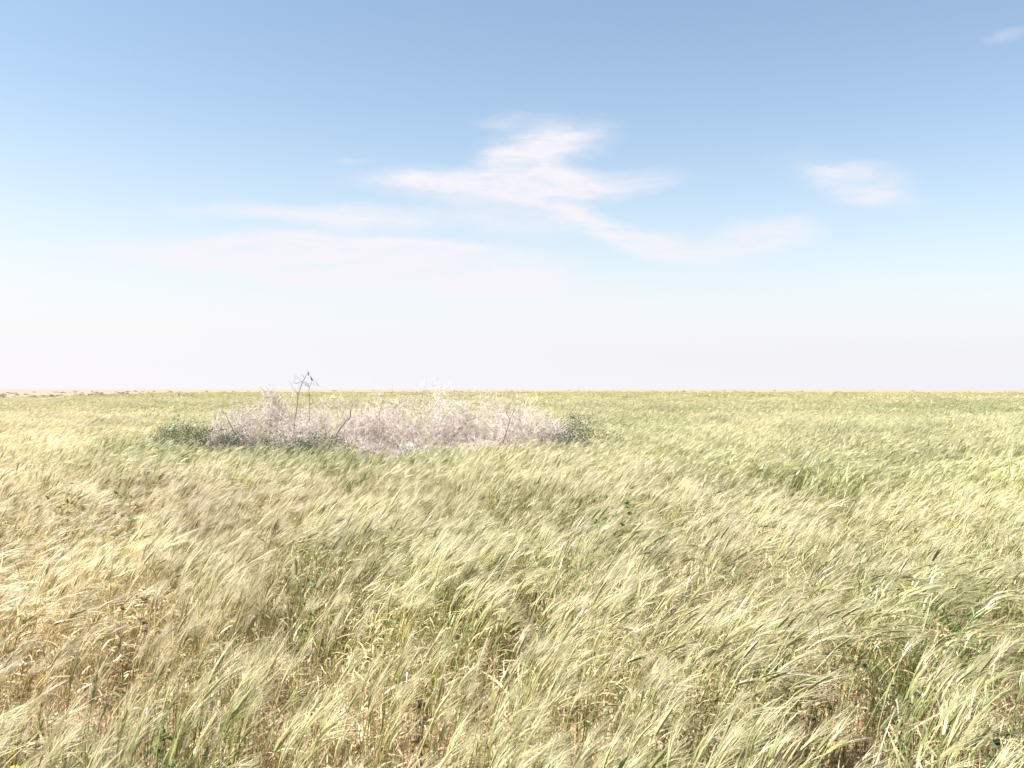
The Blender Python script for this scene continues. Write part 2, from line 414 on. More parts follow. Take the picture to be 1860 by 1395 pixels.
def scatter(y0, y1, dens, idx0, nidx, s0, s1, jit_y=True):
    n_est = int(dens * (.515 * 1.1 * (y1 ** 2 - y0 ** 2) + 5 * (y1 - y0))); xs = []; 
    y = np.sqrt(rng.uniform(y0 ** 2, y1 ** 2, n_est)) if y0 > 4 else rng.uniform(y0, y1, n_est)
    hw = .515 * 1.1 * y + 2.5
    if y0 > 4: x = rng.uniform(-1, 1, n_est) * hw
    else:
        x = rng.uniform(-1, 1, n_est) * (.515 * 1.1 * y1 + 2.5); k = np.abs(x) < hw; 
        x, y = x[k], y[k]
    px, py = to_px(x, y)
    ns = len(x)
    keep = np.ones(ns, bool)
    # nothing grows inside the thicket; field ends at the sand
    te = np.minimum(np.hypot((x - THX) / THRX, (y - THY) / THRY), np.minimum(np.hypot((x + 4.5) / 1.45, (y - 16.3) / 1.0), np.hypot((x - 1.25) / .75, (y - 16.4) / .9))); keep &= te + (fbm(x, y, .6, 4) - .5) * .35 > .97
    keep &= y + (fbm(x, y, 16, 5) - .5) * 50 * np.clip(y / 150, 0, 1) < edge_dist(x, y)
    for (wx, wy, wh) in WEED_SPOTS:
        g = at(wx, wy, wh * .8); rr_ = .17 if wy < 1150 else .15
        keep &= np.hypot((x - g.x) / rr_, (y - g.y + .16) / (rr_ + .20)) > 1
    # trampled / thin spots close by
    thin = blob(px, py, 225, 1090, 90, 40) * .55 + blob(px, py, 410, 1010, 70, 35) * .35 + blob(px, py, 1500, 1120, 130, 60) * .45 \
        + blob(px, py, 1570, 1250, 150, 70) * .5 + blob(px, py, 780, 1270, 110, 60) * .3 + blob(px, py, 1330, 1020, 70, 30) * .3
    keep &= rng.random(ns) > np.clip(thin, 0, .8)
    keep &= rng.random(ns) > np.clip((.44 - fbm(x, y, .6, 8)) * 3.4, 0, .8) * np.clip((26 - y) / 14, 0, 1)
    x, y, px, py = x[keep], y[keep], px[keep], py[keep]; ns = len(x)
    # dryness
    dry = .44 + (fbm(x, y, 2.6, 1) - .5) * .9 + (fbm(x, y, 14, 22) - .5) * .45
    dry += .19 * np.clip((900 - px) / 900, -1, 1) * np.clip((py - 715) / 120, .2, 1)
    dry += .34 * blob(px, py, 330, 905, 420, 55) + .25 * blob(px, py, 80, 800, 130, 60) + .22 * blob(px, py, 120, 1120, 330, 130)
    dry += .13 * np.clip((y - 40) / 40, 0, 1)
    dry -= .95 * blob(px, py, 1165, 768, 85, 15) + .6 * blob(px, py, 210, 832, 150, 26) + .8 * blob(px, py, 570, 828, 230, 26) \
        + .6 * blob(px, py, 300, 812, 150, 24) + .45 * blob(px, py, 740, 830, 120, 20) + .5 * blob(px, py, 1120, 945, 60, 40) + .15 * blob(px, py, 1400, 830, 300, 40) \
        + .55 * blob(px, py, 1700, 748, 160, 10) + .35 * blob(px, py, 300, 1320, 300, 90) + .25 * blob(px, py, 1160, 1330, 200, 90)
    dry -= .16 * np.clip(1.6 - np.abs(py - 775) / 55, 0, 1) * np.clip((px + 200) / 900, .2, 1)
    dry = np.clip(dry, .02, .98)
    lush = np.clip(blob(px, py, 1165, 768, 95, 17) * 1.6, 0, 1) + np.clip(blob(px, py, 560, 826, 240, 17) * 1.6, 0, 1) + np.clip(blob(px, py, 205, 832, 110, 18) * 1.2, 0, 1)
    keep2 = (rng.random(ns) > lush * .88) | (idx0 >= NA + NB + NC + ND)
    bright = 1 + (fbm(x, y, 1.0, 6) - .5) * .65 + .14 * blob(px, py, 1790, 900, 200, 70) + 1.1 * np.clip(fbm(x, y, .8, 15) - .60, 0, .3) + rng.normal(0, .05, ns)
    bright *= 1 - .10 * blob(px, py, 1165, 768, 85, 15) - .25 * blob(px, py, 570, 828, 220, 25)
    # size: gusts and clumps
    hgt = rng.uniform(s0, s1, ns) * (.74 + .54 * fbm(x, y, .8, 7))
    hgt *= 1 - .30 * np.clip(1.35 - np.hypot((x - THX) / (THRX + .3), (y - THY + .6) / (THRY + .9)), 0, 1) - .12 * blob(px, py, 225, 1090, 90, 40)
    gust = fbm(x, y, 3.2, 12) - .5
    rz = rng.normal(0, .32, ns) + gust * 1.1
    ty = rng.normal(0, .05, ns) + gust * .45 + .04
    ty = np.clip(ty, -.18, .30)
    lodged = (rng.random(ns) < .035) & (y < 33); ty = np.where(lodged, rng.uniform(.5, 1.0, ns), ty); rz = np.where(lodged, rng.uniform(-1.5, 1.5, ns), rz)
    dry = np.where(lodged, np.clip(dry + .35, 0, 1), dry)
    sx = hgt * rng.uniform(.95, 1.1, ns)
    idx = idx0 + rng.integers(0, nidx, ns)
    # near tufts: choose lean family by gust so that neighbours bow alike
    if idx0 == 0:
        fam = np.clip(np.round(1 + gust * 5 + rng.normal(0, .5, ns)), 0, 2).astype(int)
        idx = fam + 3 * rng.integers(0, 4, ns)
    z = -.01 * np.ones(ns)
    d_ = dict(p=np.stack([x, y, z], 1), rot=np.stack([rng.normal(0, .05, ns), ty, rz], 1),
              scl=np.stack([sx, sx, hgt], 1), idx=idx, dry=dry, bright=bright, lush=lush)
    return {a_: b_[keep2] for a_, b_ in d_.items()}


def gn_field(name, parts, col, mat):
    cat = lambda k: np.concatenate([p[k] for p in parts])
    P = cat('p'); me = bpy.data.meshes.new(name); me.vertices.add(len(P)); me.vertices.foreach_set('co', P.astype(np.float32).ravel())
    for nm, ty in (('rot', 'FLOAT_VECTOR'), ('scl', 'FLOAT_VECTOR'), ('dry', 'FLOAT'), ('bright', 'FLOAT'), ('idx', 'INT')):
        a = me.attributes.new(nm, ty, 'POINT'); d = cat(nm)
        a.data.foreach_set('vector' if ty == 'FLOAT_VECTOR' else 'value', (d.astype(np.int32) if ty == 'INT' else d.astype(np.float32)).ravel())
    me.materials.append(mat); me.update()
    o = bpy.data.objects.new(name, me); COL.objects.link(o)
    ng = bpy.data.node_groups.new(name, 'GeometryNodeTree')
    ng.interface.new_socket('Geometry', in_out='INPUT', socket_type='NodeSocketGeometry')
    ng.interface.new_socket('Geometry', in_out='OUTPUT', socket_type='NodeSocketGeometry')
    n, l = ng.nodes, ng.links
    gi = n.new('NodeGroupInput'); go = n.new('NodeGroupOutput'); ip = n.new('GeometryNodeInstanceOnPoints')
    ci = n.new('GeometryNodeCollectionInfo'); ci.inputs['Collection'].default_value = col
    ci.inputs['Separate Children'].default_value = True; ci.inputs['Reset Children'].default_value = True
    def na(nm, ty):
        a = n.new('GeometryNodeInputNamedAttribute'); a.data_type = ty; a.inputs['Name'].default_value = nm; return a.outputs['Attribute']
    e = n.new('FunctionNodeEulerToRotation'); l.new(na('rot', 'FLOAT_VECTOR'), e.inputs[0])
    l.new(gi.outputs[0], ip.inputs['Points']); l.new(ci.outputs[0], ip.inputs['Instance'])
    ip.inputs['Pick Instance'].default_value = True
    l.new(na('idx', 'INT'), ip.inputs['Instance Index']); l.new(e.outputs[0], ip.inputs['Rotation']); l.new(na('scl', 'FLOAT_VECTOR'), ip.inputs['Scale'])
    l.new(ip.outputs[0], go.inputs[0])
    md = o.modifiers.new('scatter', 'NODES'); md.node_group = ng
    return o


parts = [scatter(.8, 9.2, 44, 0, NA, .92, 1.10), scatter(8.8, 33, 11, NA, NB, .92, 1.08),
         scatter(32, 96, 2.0, NA + NB, NC, .90, 1.04), scatter(94, 480, .19, NA + NB + NC, ND, .84, .92)]
def green_blades():
    p = scatter(.9, 12, 9, NA + NB + NC + ND, NG, .85, 1.15)
    px, py = to_px(p['p'][:, 0], p['p'][:, 1])
    m = .12 + .9 * blob(px, py, 290, 1330, 260, 90) + .8 * blob(px, py, 1150, 1330, 240, 100) + 1.0 * blob(px, py, 1125, 940, 55, 35) + .8 * blob(px, py, 1240, 1180, 60, 60) \
        + .6 * blob(px, py, 700, 1290, 110, 70) + .6 * blob(px, py, 1780, 1200, 120, 110) + .4 * blob(px, py, 850, 960, 80, 40)
    k = rng.random(len(px)) < m; q = {a: b[k] for a, b in p.items()}; q['dry'] = np.clip(q['dry'] - .25, 0, 1); q['rot'][:, 1] *= .5; return q
parts.append(green_blades())
def lush_blades():
    p = scatter(12.5, 26, 34, NA + NB + NC + ND, NG, 1.0, 1.22); k = rng.random(len(p['lush'])) < p['lush']
    q = {a: b[k] for a, b in p.items()}; q['dry'] = q['dry'] * .4; q['rot'][:, 1] += .15; return q
parts.append(lush_blades())
print('tufts', [len(p['idx']) for p in parts])
barley = gn_field('barley_field', parts, protos, M_BARLEY)
tag(barley, 'wind-blown field of ripening green and straw-coloured barley', 'barley', kind='stuff')

# ------------------------------------------------------------------ dead straw under the barley
litter_col = bpy.data.collections.new('straw_litter')
for i in range(8):
    mb = MB()
    for k in range(46):
        r = .2 * math.sqrt(random.random()); a = U(0, 6.28); q = V3(r * math.cos(a), r * math.sin(a), U(0, .03)); az = U(0, 6.28)
        d = V3(math.cos(az), math.sin(az), 0); el = R(U(-5, 75)); cv = R(U(-160, 160)); m = 4; L = U(.06, .26); pts = [q]
        for s in range(m):
            e = el + cv * ((s + .5) / m) * .6; az2 = az + cv * .3 * s / m; dd = V3(math.cos(az2), math.sin(az2), 0)
            pts.append(pts[-1] + (dd * math.cos(e) + V3(0, 0, 1) * abs(math.sin(e))) * (L / m))
        w = U(.002, .008); sd = V3(-d.y, d.x, U(-.8, .8)).normalized()
        c = random.choice(((.56, .45, .30), (.48, .34, .22), (.64, .54, .38), (.38, .23, .15), (.58, .49, .28)))
        mb.ribbon(pts, [w * .7, w, w, w * .8, 0], sd, jit(c, .2), jit(c, .2))
    proto(mb, 'straw_litter_%02d' % i, M_LITTER, litter_col)
def scatter_litter():
    n = 6500; y = rng.uniform(1.2, 13, n); x = rng.uniform(-1, 1, n) * 10; k = np.abs(x) < .57 * y + 2.2; x, y = x[k], y[k]
    px, py = to_px(x, y, .3); n = len(x)
    pink = blob(px, py, 215, 1095, 90, 45) + blob(px, py, 410, 1010, 70, 35) * .6 + blob(px, py, 1330, 1020, 60, 30) + blob(px, py, 760, 1280, 90, 60) * .6 \
        + blob(px, py, 1500, 1130, 120, 60) * .5
    h = rng.uniform(.7, 1.15, n) * (1 + .9 * np.clip(pink, 0, 1))
    br = 1 + (fbm(x, y, .7, 3) - .5) * .6
    return dict(p=np.stack([x, y, np.zeros(n)], 1), rot=np.stack([np.zeros(n), np.zeros(n), rng.uniform(0, 6.28, n)], 1),
                scl=np.stack([h, h, h], 1), idx=rng.integers(0, 8, n), dry=np.full(n, .5), bright=br)
lit = gn_field('fallen_straw', [scatter_litter()], litter_col, M_LITTER)
tag(lit, 'tangled dead straw and shrivelled leaves lying under the barley', 'straw', kind='stuff')


# ------------------------------------------------------------------ dead thicket
WD = 17.3
PALE = ((.68, .60, .56), (.60, .525, .485), (.73, .655, .61), (.49, .42, .39)); DARK = ((.15, .125, .12), (.21, .175, .16))
def wander(p, d, L, n, wob=.35, up=0.0):
    pts = [p.copy()]; d = d.normalized()
    for i in range(n):
        d = (d + V3(U(-1, 1), U(-1, 1), U(-1, 1) + up) * wob).normalized(); pts.append(pts[-1] + d * (L / n))
    return pts


def dead_shrub(px, dpt, hw, h, label, n_stem=9, n_twig=900, tone=PALE, rad=.009, seed=0, thick=1.0):
    """bare twiggy shrub; px centre, dpt distance, hw half width, h height in metres"""
    random.seed(seed + 100)
    h *= 1.09; c = V3((px - 930) / FPX * dpt, dpt, 0); root = empty('dead_shrub', c)
    tag(root, label, 'dead shrub', 'dead shrubs of the thicket')
    tips = []
    for k in range(n_stem):
        az = U(0, 6.28); rr = U(.1, .95); tgt = V3(math.cos(az) * hw * rr, math.sin(az) * hw * .75 * rr, h * (1 - .45 * rr ** 2) * U(.65, .95))
        st = V3(U(-.3, .3) * hw, U(-.3, .3) * hw, -.03); d = tgt - st; L = d.length
        mb = MB(); n = 7; pts = [st]
        for i in range(n):
            t = (i + 1) / n; q = st.lerp(tgt, t) + V3(U(-1, 1), U(-1, 1), U(-.6, 1)) * L * .045 + V3(d.x, d.y, 0) * (-.12 * math.sin(math.pi * t)); pts.append(q)
        col = random.choice(tone) if random.random() > .16 else random.choice(DARK)
        mb.tube(pts, [rad * (1.5 - 1.2 * i / n) for i in range(n + 1)], jit(col, .1), k=4)
        for b in range(5):
            i = random.randint(2, n - 1); bp = wander(pts[i], (pts[i + 1] - pts[i]).normalized() + V3(U(-1, 1), U(-1, 1), U(-.2, .9)) * .9, U(.10, .28) * h, 4, .3, .1)
            mb.tube(bp, [rad * .6, rad * .5, rad * .4, rad * .3, rad * .2], jit(col, .1), k=3); tips += bp[1:]
        tips += pts[2:]
        mb.obj('stem', M_WOOD, root)
    mb = MB()
    for k in range(n_twig):
        # twigs fill the envelope
        if k % 3 == 0: p = random.choice(tips) + V3(U(-.05, .05), U(-.05, .05), U(-.05, .03))
        else:
            az = U(0, 6.28); rr = math.sqrt(random.random()); zz = U(.02, 1) ** .8
            top = h * (1 - .36 * rr ** 2.6) * (.86 + .2 * math.sin(az * 3 + seed) * .5 + U(-.06, .10))
            p = V3(math.cos(az) * hw * rr, math.sin(az) * hw * .75 * rr, zz * top)
        od = V3(p.x / hw, p.y / hw, .55); d = od * .8 + V3(U(-1, 1), U(-1, 1), U(-.9, 1.0))
        L = U(.05, .18); tw = wander(p, d, L, 3, .30); w = U(.0011, .0024) * thick
        col = jit(random.choice(tone), .15) if random.random() > .17 else jit(random.choice(DARK), .2)
        mb.tube(tw, [w, w * .9, w * .7, w * .4], col)
        for s in range(random.choice((1, 2, 3))):
            q = tw[random.randint(1, 3)]; t2 = wander(q, V3(U(-1, 1), U(-1, 1), U(-.6, 1)), U(.03, .10), 2, .4); mb.tube(t2, [w * .65, w * .55, w * .3], col)
    for k in range(int(6 * hw)):   # a few long shoots standing above the mass
        a = U(0, 6.28); rr = U(0, .8); p = V3(math.cos(a) * hw * rr, math.sin(a) * hw * .6 * rr, h * (1 - .5 * rr ** 2) * .85)
        mb.tube(wander(p, V3(U(-.5, .5), 0, 1), U(.15, .36), 5, .22), [.003, .0026, .0022, .002, .0015, .001], jit(random.choice(DARK), .15))
    tg = mb.obj('twigs', M_WOOD, root); tag(tg, kind='stuff')
    return root


SHRUBS = [  # px, distance, half width, height
    (430, 17.1, .52, 1.22, 'pale dead shrub at the left tip of the thicket, low and leaning over green bushes'),
    (505, 17.5, .66, 1.42, 'bleached dead shrub around the foot of the forked sapling where the birds perch'),
    (600, 17.2, .70, 1.36, 'dead twiggy shrub right of the bird sapling, with a gap in its top'),
    (690, 17.6, .72, 1.40, 'pinkish grey dead shrub between the bird sapling and the tallest dead shrub'),
    (790, 17.3, .76, 1.52, 'tallest rounded dead shrub in the middle of the thicket, shoots above the horizon'),
    (880, 17.7, .66, 1.38, 'grey dead shrub right of the tallest one, behind bare pink earth'),
    (950, 17.2, .58, 1.32, 'dead shrub with two dark upright branches near the right end of the thicket'),
    (1012, 17.4, .46, 1.02, 'low greyish dead shrub next to the dark bush at the right end'),
    (650, 16.4, .52, .80, 'low pale dead shrub at the front edge of the thicket, left of the pink earth'),
    (750, 16.3, .50, .66, 'knee-high bleached shrub in front of the tallest dead shrub'),
    (860, 16.5, .50, .72, 'knee-high bleached shrub at the front edge, right of the pink earth'),
    (540, 16.6, .52, .95, 'dense pale shrub in front of the bird sapling, behind green leaves'),
]
for i, (px, dd, hw, h, lb) in enumerate(SHRUBS):
    big = hw * h
    dead_shrub(px, dd, hw, h, lb, n_stem=8, n_twig=int(4300 * big + 900), seed=i)
random.seed(55)

# dark broken branches standing in the thicket
def branch_px(name, label, cat, d, paths, cols=DARK):
    root = empty(name, V3((paths[0][0][0][0] - 930) / FPX * d, d, 0)); tag(root, label, cat)
    bx = root.location
    for (pp, r0, r1, nm) in paths:
        pts = [at(a, b, d=d) - bx + V3(0, U(-.04, .04), 0) for a, b in pp]; mb = MB(); n = len(pts)
        fine = [pts[0]]
        for i in range(n - 1):
            fine.append(pts[i].lerp(pts[i + 1], .5) + V3(U(-1, 1), U(-1, 1), U(-1, 1)) * .008); fine.append(pts[i + 1])
        m = len(fine); mb.tube(fine, [.58 * (r0 + (r1 - r0) * i / (m - 1)) for i in range(m)], jit(random.choice(cols), .1), k=5)
        mb.obj(nm, M_WOOD, root, smooth=False)
    return root
SAP_D = 16.9; _tw = []
for (a, b) in ((549, 694), (544, 706), (541, 716), (562, 703), (536, 697), (554, 687), (529, 699), (563, 720), (578, 700), (560, 698), (547, 700), (536, 688), (565, 712)):
    for k in range(2):
        e1 = (a + U(-9, 9), b - U(1, 9)); e2 = (e1[0] + U(-6, 6), e1[1] - U(-2, 7)); _tw.append(([(a, b), e1, e2], .0034, .0014, 'twig'))
branch_px('dead_sapling', 'slender forked dead sapling rising highest out of the thicket under two birds', 'dead sapling', SAP_D, [
    ([(532, 812), (536, 761), (540, 734), (541, 717), (544, 708), (549, 694), (554.5, 684), (558.5, 680.5)], .017, .004, 'trunk'),
    ([(563, 812), (562, 760), (562, 739), (562.5, 715), (562, 703), (565, 694), (566, 691)], .013, .0045, 'trunk'),
    ([(549, 694), (553, 694), (557, 697), (560, 698), (562, 704)], .009, .006, 'branch'),
    ([(549, 694), (543, 694.5), (539, 696), (536, 697)], .006, .003, 'branch'),
    ([(554, 685), (557, 680), (560, 679.5), (563, 681.5), (564, 685)], .005, .0025, 'branch'),
    ([(541, 717), (537, 711), (534, 706), (531, 700), (529, 697)], .006, .002, 'branch'),
    ([(537, 697), (536, 690), (535.5, 681)], .0035, .0015, 'branch'),
    ([(565, 695), (570, 698), (576, 700), (584, 701)], .0035, .0015, 'branch'),
    ([(556, 698), (557, 701), (560, 702)], .006, .004, 'branch'),
    ([(570, 732), (568, 728), (567, 724)], .006, .003, 'branch'),
    ([(557, 697), (554, 700), (550, 699)], .005, .002, 'branch'),
    ([(562, 735), (572, 731), (580, 727), (585, 720)], .005, .002, 'branch')] + _tw, ((.16, .135, .125), (.21, .18, .17)))
branch_px('broken_branch', 'crooked dark broken branch leaning right over the pale twigs right of the sapling', 'branch', 16.3,
          [([(608, 800), (618, 778), (630, 764), (635, 761), (637, 748), (639, 739), (641, 733)], .017, .010, 'wood'),
           ([(635, 761), (630, 760)], .010, .006, 'stub'), ([(641, 733), (647, 727), (655, 720), (656, 712)], .006, .002, 'twig')], DARK)
branch_px('broken_branch', 'longest straight dark branch slanting up near the right end of the thicket', 'branch', 16.4,
          [([(913, 808), (921, 780), (928, 757), (936, 742)], .016, .007, 'wood'), ([(926, 764), (920, 752), (921, 741), (930, 728), (934, 720)], .010, .004, 'twig')], DARK)
branch_px('broken_branch', 'dark bent branch lying at the left tip of the thicket above the green bush', 'branch', 16.5,
          [([(427, 790), (417, 765), (409, 752), (397, 747)], .014, .006, 'wood'), ([(409, 752), (402, 744)], .006, .003, 'twig')], DARK)
branch_px('broken_branch', 'dark arched twig between the middle shrubs, left of the tallest dead shrub', 'branch', 16.4,
          [([(685, 800), (690, 770), (688, 750), (693, 735), (697, 722)], .009, .003, 'wood'), ([(688, 752), (695, 744), (700, 740)], .006, .003, 'twig')], DARK)
branch_px('bare_shoot', 'very thin bare shoot standing alone above the horizon left of the middle shrubs', 'shoot', 17.4,
          [([(682, 800), (682, 740), (682.5, 705), (683, 682)], .006, .0018, 'wood')], PALE)
branch_px('bare_shoot', 'tall thin shoot above the tallest dead shrub, right of its crown', 'shoot', 17.1,
          [([(818, 800), (820, 755), (820, 725), (822, 706), (826, 698)], .008, .002, 'wood'), ([(820, 720), (836, 700), (839, 697)], .003, .0015, 'twig')], PALE)
branch_px('bare_shoot', 'thin shoot bending left out of the crown of the tallest dead shrub', 'shoot', 17.1,
          [([(790, 800), (786, 745), (780, 718), (775, 702), (774, 689)], .008, .002, 'wood'), ([(780, 718), (772, 709)], .003, .0015, 'twig')], PALE)


# ------------------------------------------------------------------ leafy bushes round the thicket
def leafy_bush(px, d, hw, h, label, cols, nleaf=1500, leaf=.022, name='green_bush', cat='bush', seed=0, flat=.7):
    random.seed(300 + seed); h *= 1.1; nleaf = int(nleaf * 3.2); leaf *= .92; root = empty(name, V3((px - 930) / FPX * d, d, 0)); tag(root, label, cat)
    mb = MB(); tips = []
    for k in range(16):
        az = U(0, 6.28); rr = U(.2, 1); tg = V3(math.cos(az) * hw * rr, math.sin(az) * hw * flat * rr, h * (1 - .55 * rr * rr) * U(.7, 1.05))
        pts = [V3(0, 0, -.02) + V3(U(-.2, .2), U(-.2, .2), 0) * hw]
        for i in range(5): pts.append(pts[0].lerp(tg, (i + 1) / 5) + V3(U(-1, 1), U(-1, 1), U(-1, 1)) * .02)
        mb.tube(pts, [.006, .005, .004, .0035, .003, .002], (.22, .17, .12)); tips += pts[1:]
    mb.obj('stems', M_WOOD, root)
    mb = MB(); clumps = [(V3(math.cos(a) * hw * r, math.sin(a) * hw * flat * r, h * U(.25, 1) * (1 - .5 * r * r)), U(.05, .13)) for a, r in [(U(0, 6.28), math.sqrt(random.random())) for _ in range(int(40 + 60 * hw))]]
    for k in range(nleaf):
        c, cr = random.choice(clumps); p = c + V3(random.gauss(0, 1), random.gauss(0, 1), random.gauss(0, .7)) * cr * 1.05
        p.z = max(p.z, .01); L = leaf * U(.6, 1.4); dv = V3(U(-1, 1), U(-1, 1), U(-.4, 1)).normalized(); sv_ = dv.cross(V3(U(-1, 1), U(-1, 1), U(-1, 1))).normalized()
        mb.ribbon([p, p + dv * L * .5, p + dv * L + V3(0, 0, -.2 * L)], [L * .15, L * .55, 0], sv_, jit(random.choice(cols), .25))
    tag(mb.obj('leaves', M_LEAF, root), kind='stuff'); return root
SALT = ((.10, .13, .085), (.08, .11, .065), (.14, .165, .115), (.06, .08, .05)); GRN = ((.07, .115, .03), (.09, .14, .04), (.05, .085, .025))
GREY = ((.15, .16, .14), (.10, .115, .095), (.20, .20, .18), (.06, .075, .055))
leafy_bush(355, 16.6, .72, .98, 'dark grey-green mounded bush left of the thicket, its top above the barley', SALT, 4200, .024, seed=1)
leafy_bush(312, 16.3, .50, .86, 'smaller dark bush at the far left end of the green growth', SALT, 1900, .024, seed=2)
leafy_bush(405, 16.9, .40, .96, 'grey-green bush mixed with dead twigs under the dark bent branch', SALT + GREY, 1700, .024, seed=3)
leafy_bush(430, 15.5, .60, .80, 'low dark leafy bush in front of the left tip of the thicket', SALT, 2600, .024, seed=4)
leafy_bush(512, 15.4, .60, .80, 'low leafy bush at the foot of the bird sapling', SALT + GRN, 2700, .024, seed=5)
leafy_bush(580, 15.3, .60, .82, 'dark blue-green bush under the crooked broken branch', SALT + GRN, 2900, .024, seed=6)
leafy_bush(635, 15.6, .36, .72, 'small dark green bush ending where the pink earth begins', SALT, 1200, .024, seed=7)
leafy_bush(1048, 16.6, .56, 1.08, 'dark blue-grey twiggy bush at the right end of the thicket', GREY + SALT, 2600, .024, seed=8)
leafy_bush(1085, 16.2, .50, .92, 'paler green-grey bush rightmost beside the lush grass patch', SALT + GRN, 1500, .024, seed=9)
leafy_bush(1000, 15.9, .34, .78, 'small scrubby bush in front of the low greyish dead shrub', GREY + GRN, 900, .022, seed=10)
leafy_bush(750, 15.2, .40, .66, 'sparse green plant in front of the pink earth', GRN, 800, .022, seed=11)
random.seed(77)


# ------------------------------------------------------------------ the two birds
def make_bird(loc, face, pitch, L, label):
    """small songbird; local +x is forwards; loc = its feet"""
    root = empty('bird', loc, face); tag(root, label, 'bird', None)
    body = MB(); rings = []
    cp = math.cos(pitch); sp_ = math.sin(pitch)
    spine = [(-.42, -.02, .02), (-.34, 0, .085), (-.18, .01, .15), (0, .0, .185), (.16, .03, .175), (.27, .085, .125), (.35, .14, .125), (.43, .17, .118), (.50, .17, .075), (.545, .16, .03)]
    k = 8; P = []; F = []
    def T(x, y, z): return ((x * cp - z * sp_) * L, y * L, (x * sp_ + z * cp) * L + .30 * L)
    for (x, z, r) in spine:
        for j in range(k):
            a = 2 * math.pi * j / k; P.append(T(x, math.cos(a) * r * .9, z + math.sin(a) * r))
    for i in range(len(spine) - 1):
        for j in range(k): F.append((i * k + j, i * k + (j + 1) % k, (i + 1) * k + (j + 1) % k, (i + 1) * k + j))
    F.append(tuple(range(k))[::-1]); F.append(tuple((len(spine) - 1) * k + j for j in range(k)))
    body.add(P, F, (.13, .12, .115)); body.obj('body', M_BIRD, root, smooth=True)
    tb = MB(); tb.add([T(-.36, -.05, .04), T(-.36, .05, .04), T(-.85, .07, -.02), T(-.85, -.07, -.02), T(-.36, -.05, .01), T(-.36, .05, .01), T(-.85, .07, -.04), T(-.85, -.07, -.04)],
                      [(0, 1, 2, 3), (7, 6, 5, 4), (0, 4, 5, 1), (1, 5, 6, 2), (2, 6, 7, 3), (3, 7, 4, 0)], (.05, .045, .045)); tb.obj('tail', M_BIRD, root)
    for s in (-1, 1):
        w = MB(); q = [(.20, .17, .08), (.02, .19, .12), (-.25, .15, .09), (-.52, .08, .0), (-.30, .14, -.07), (.05, .185, -.07)]
        w.add([T(x, s * (y + .012), z) for x, y, z in q] + [T(x, s * (y - .02), z) for x, y, z in q],
              [tuple(range(6)), tuple(range(11, 5, -1))] + [(i, (i + 1) % 6, 6 + (i + 1) % 6, 6 + i) for i in range(6)], (.075, .065, .06)); w.obj('wing', M_BIRD, root)
        lg = MB(); lg.tube([Vector(T(.02, s * .05, -.15)), Vector((0.03 * L, s * .05 * L, .0))], [.012 * L, .010 * L], (.05, .04, .035)); lg.obj('leg', M_BIRD, root)
        e = MB(); c0 = Vector(T(.45, s * .095, .20)); r = .018 * L
        e.add([tuple(c0 + V3(*d) * r) for d in ((1, 0, 0), (-1, 0, 0), (0, 1, 0), (0, -1, 0), (0, 0, 1), (0, 0, -1))],
              [(0, 2, 4), (2, 1, 4), (1, 3, 4), (3, 0, 4), (2, 0, 5), (1, 2, 5), (3, 1, 5), (0, 3, 5)], (.01, .01, .01)); e.obj('eye', M_BIRD, root)
    bk = MB(); bk.add([T(.53, -.025, .19), T(.53, .025, .19), T(.53, .025, .14), T(.53, -.025, .14), T(.66, 0, .155)], [(0, 1, 4), (1, 2, 4), (2, 3, 4), (3, 0, 4), (3, 2, 1, 0)], (.04, .035, .03))
    bk.obj('beak', M_BIRD, root)
    return root
make_bird(at(560, 680, d=SAP_D), R(110), R(62), .062, 'topmost small dark bird sitting upright on the highest twig of the dead sapling')
make_bird(at(566, 691, d=SAP_D), R(165), R(45), .078, 'lower larger dark bird perched on the right fork of the dead sapling, tail pointing right')


# ------------------------------------------------------------------ weeds and dead stalks in the field
def weed(px, py, h, label, cols, nleaf=40, leaf=.05, hw=.12, name='leafy_weed', cat='weed', leaf_name='leaf', flower=None, seed=0):
    random.seed(500 + seed); g = at(px, py, h * .8); root = empty(name, V3(g.x, g.y, 0)); tag(root, label, cat)
    nb = 7; mb = MB(); nodes = []
    for k in range(nb):
        az = U(0, 6.28); tg = V3(math.cos(az) * hw * U(.3, 1) + .05, math.sin(az) * hw * U(.3, 1), h * U(.75, 1.05)); pts = [V3(U(-.02, .02), U(-.02, .02), -.01)]
        for i in range(6): pts.append(pts[0].lerp(tg, (i + 1) / 6) + V3(U(-1, 1), U(-1, 1), U(-1, 1)) * .008)
        mb.tube(pts, [.0035, .003, .003, .0026, .0022, .002, .0012], jit((.20, .20, .09), .1)); nodes += [(p, az) for p in pts[2:]]
    mb.obj('stem', M_WOOD, root)
    mb = MB()
    for k in range(nleaf * 4):
        p, az = random.choice(nodes); az += U(-1.3, 1.3); el = R(U(-20, 60)); L = leaf * U(.35, .95)
        dv = V3(math.cos(az) * math.cos(el), math.sin(az) * math.cos(el), math.sin(el)); sv_ = (dv.cross(V3(0, 0, 1)) + V3(0, 0, U(-.5, .5))).normalized()
        mb.ribbon([p, p + dv * L * .3, p + dv * L * .65 + V3(0, 0, -.05 * L), p + dv * L + V3(0, 0, -.2 * L)], [.003, L * .42, L * .36, 0], sv_, jit(random.choice(cols), .2))
    tag(mb.obj('leaves', M_LEAF, root), kind='stuff')
    if flower:
        for k in range(7):
            p = random.choice(nodes)[0] + V3(0, 0, .03); fl = MB()
            for j in range(5):
                a = j * 1.2566 + U(-.2, .2); dv = V3(math.cos(a), math.sin(a), .45); fl.ribbon([p, p + dv * .008, p + dv * .015], [.002, .010, 0], V3(-math.sin(a), math.cos(a), 0), jit(flower, .1))
            fl.obj('flower', M_LEAF, root)
    return root
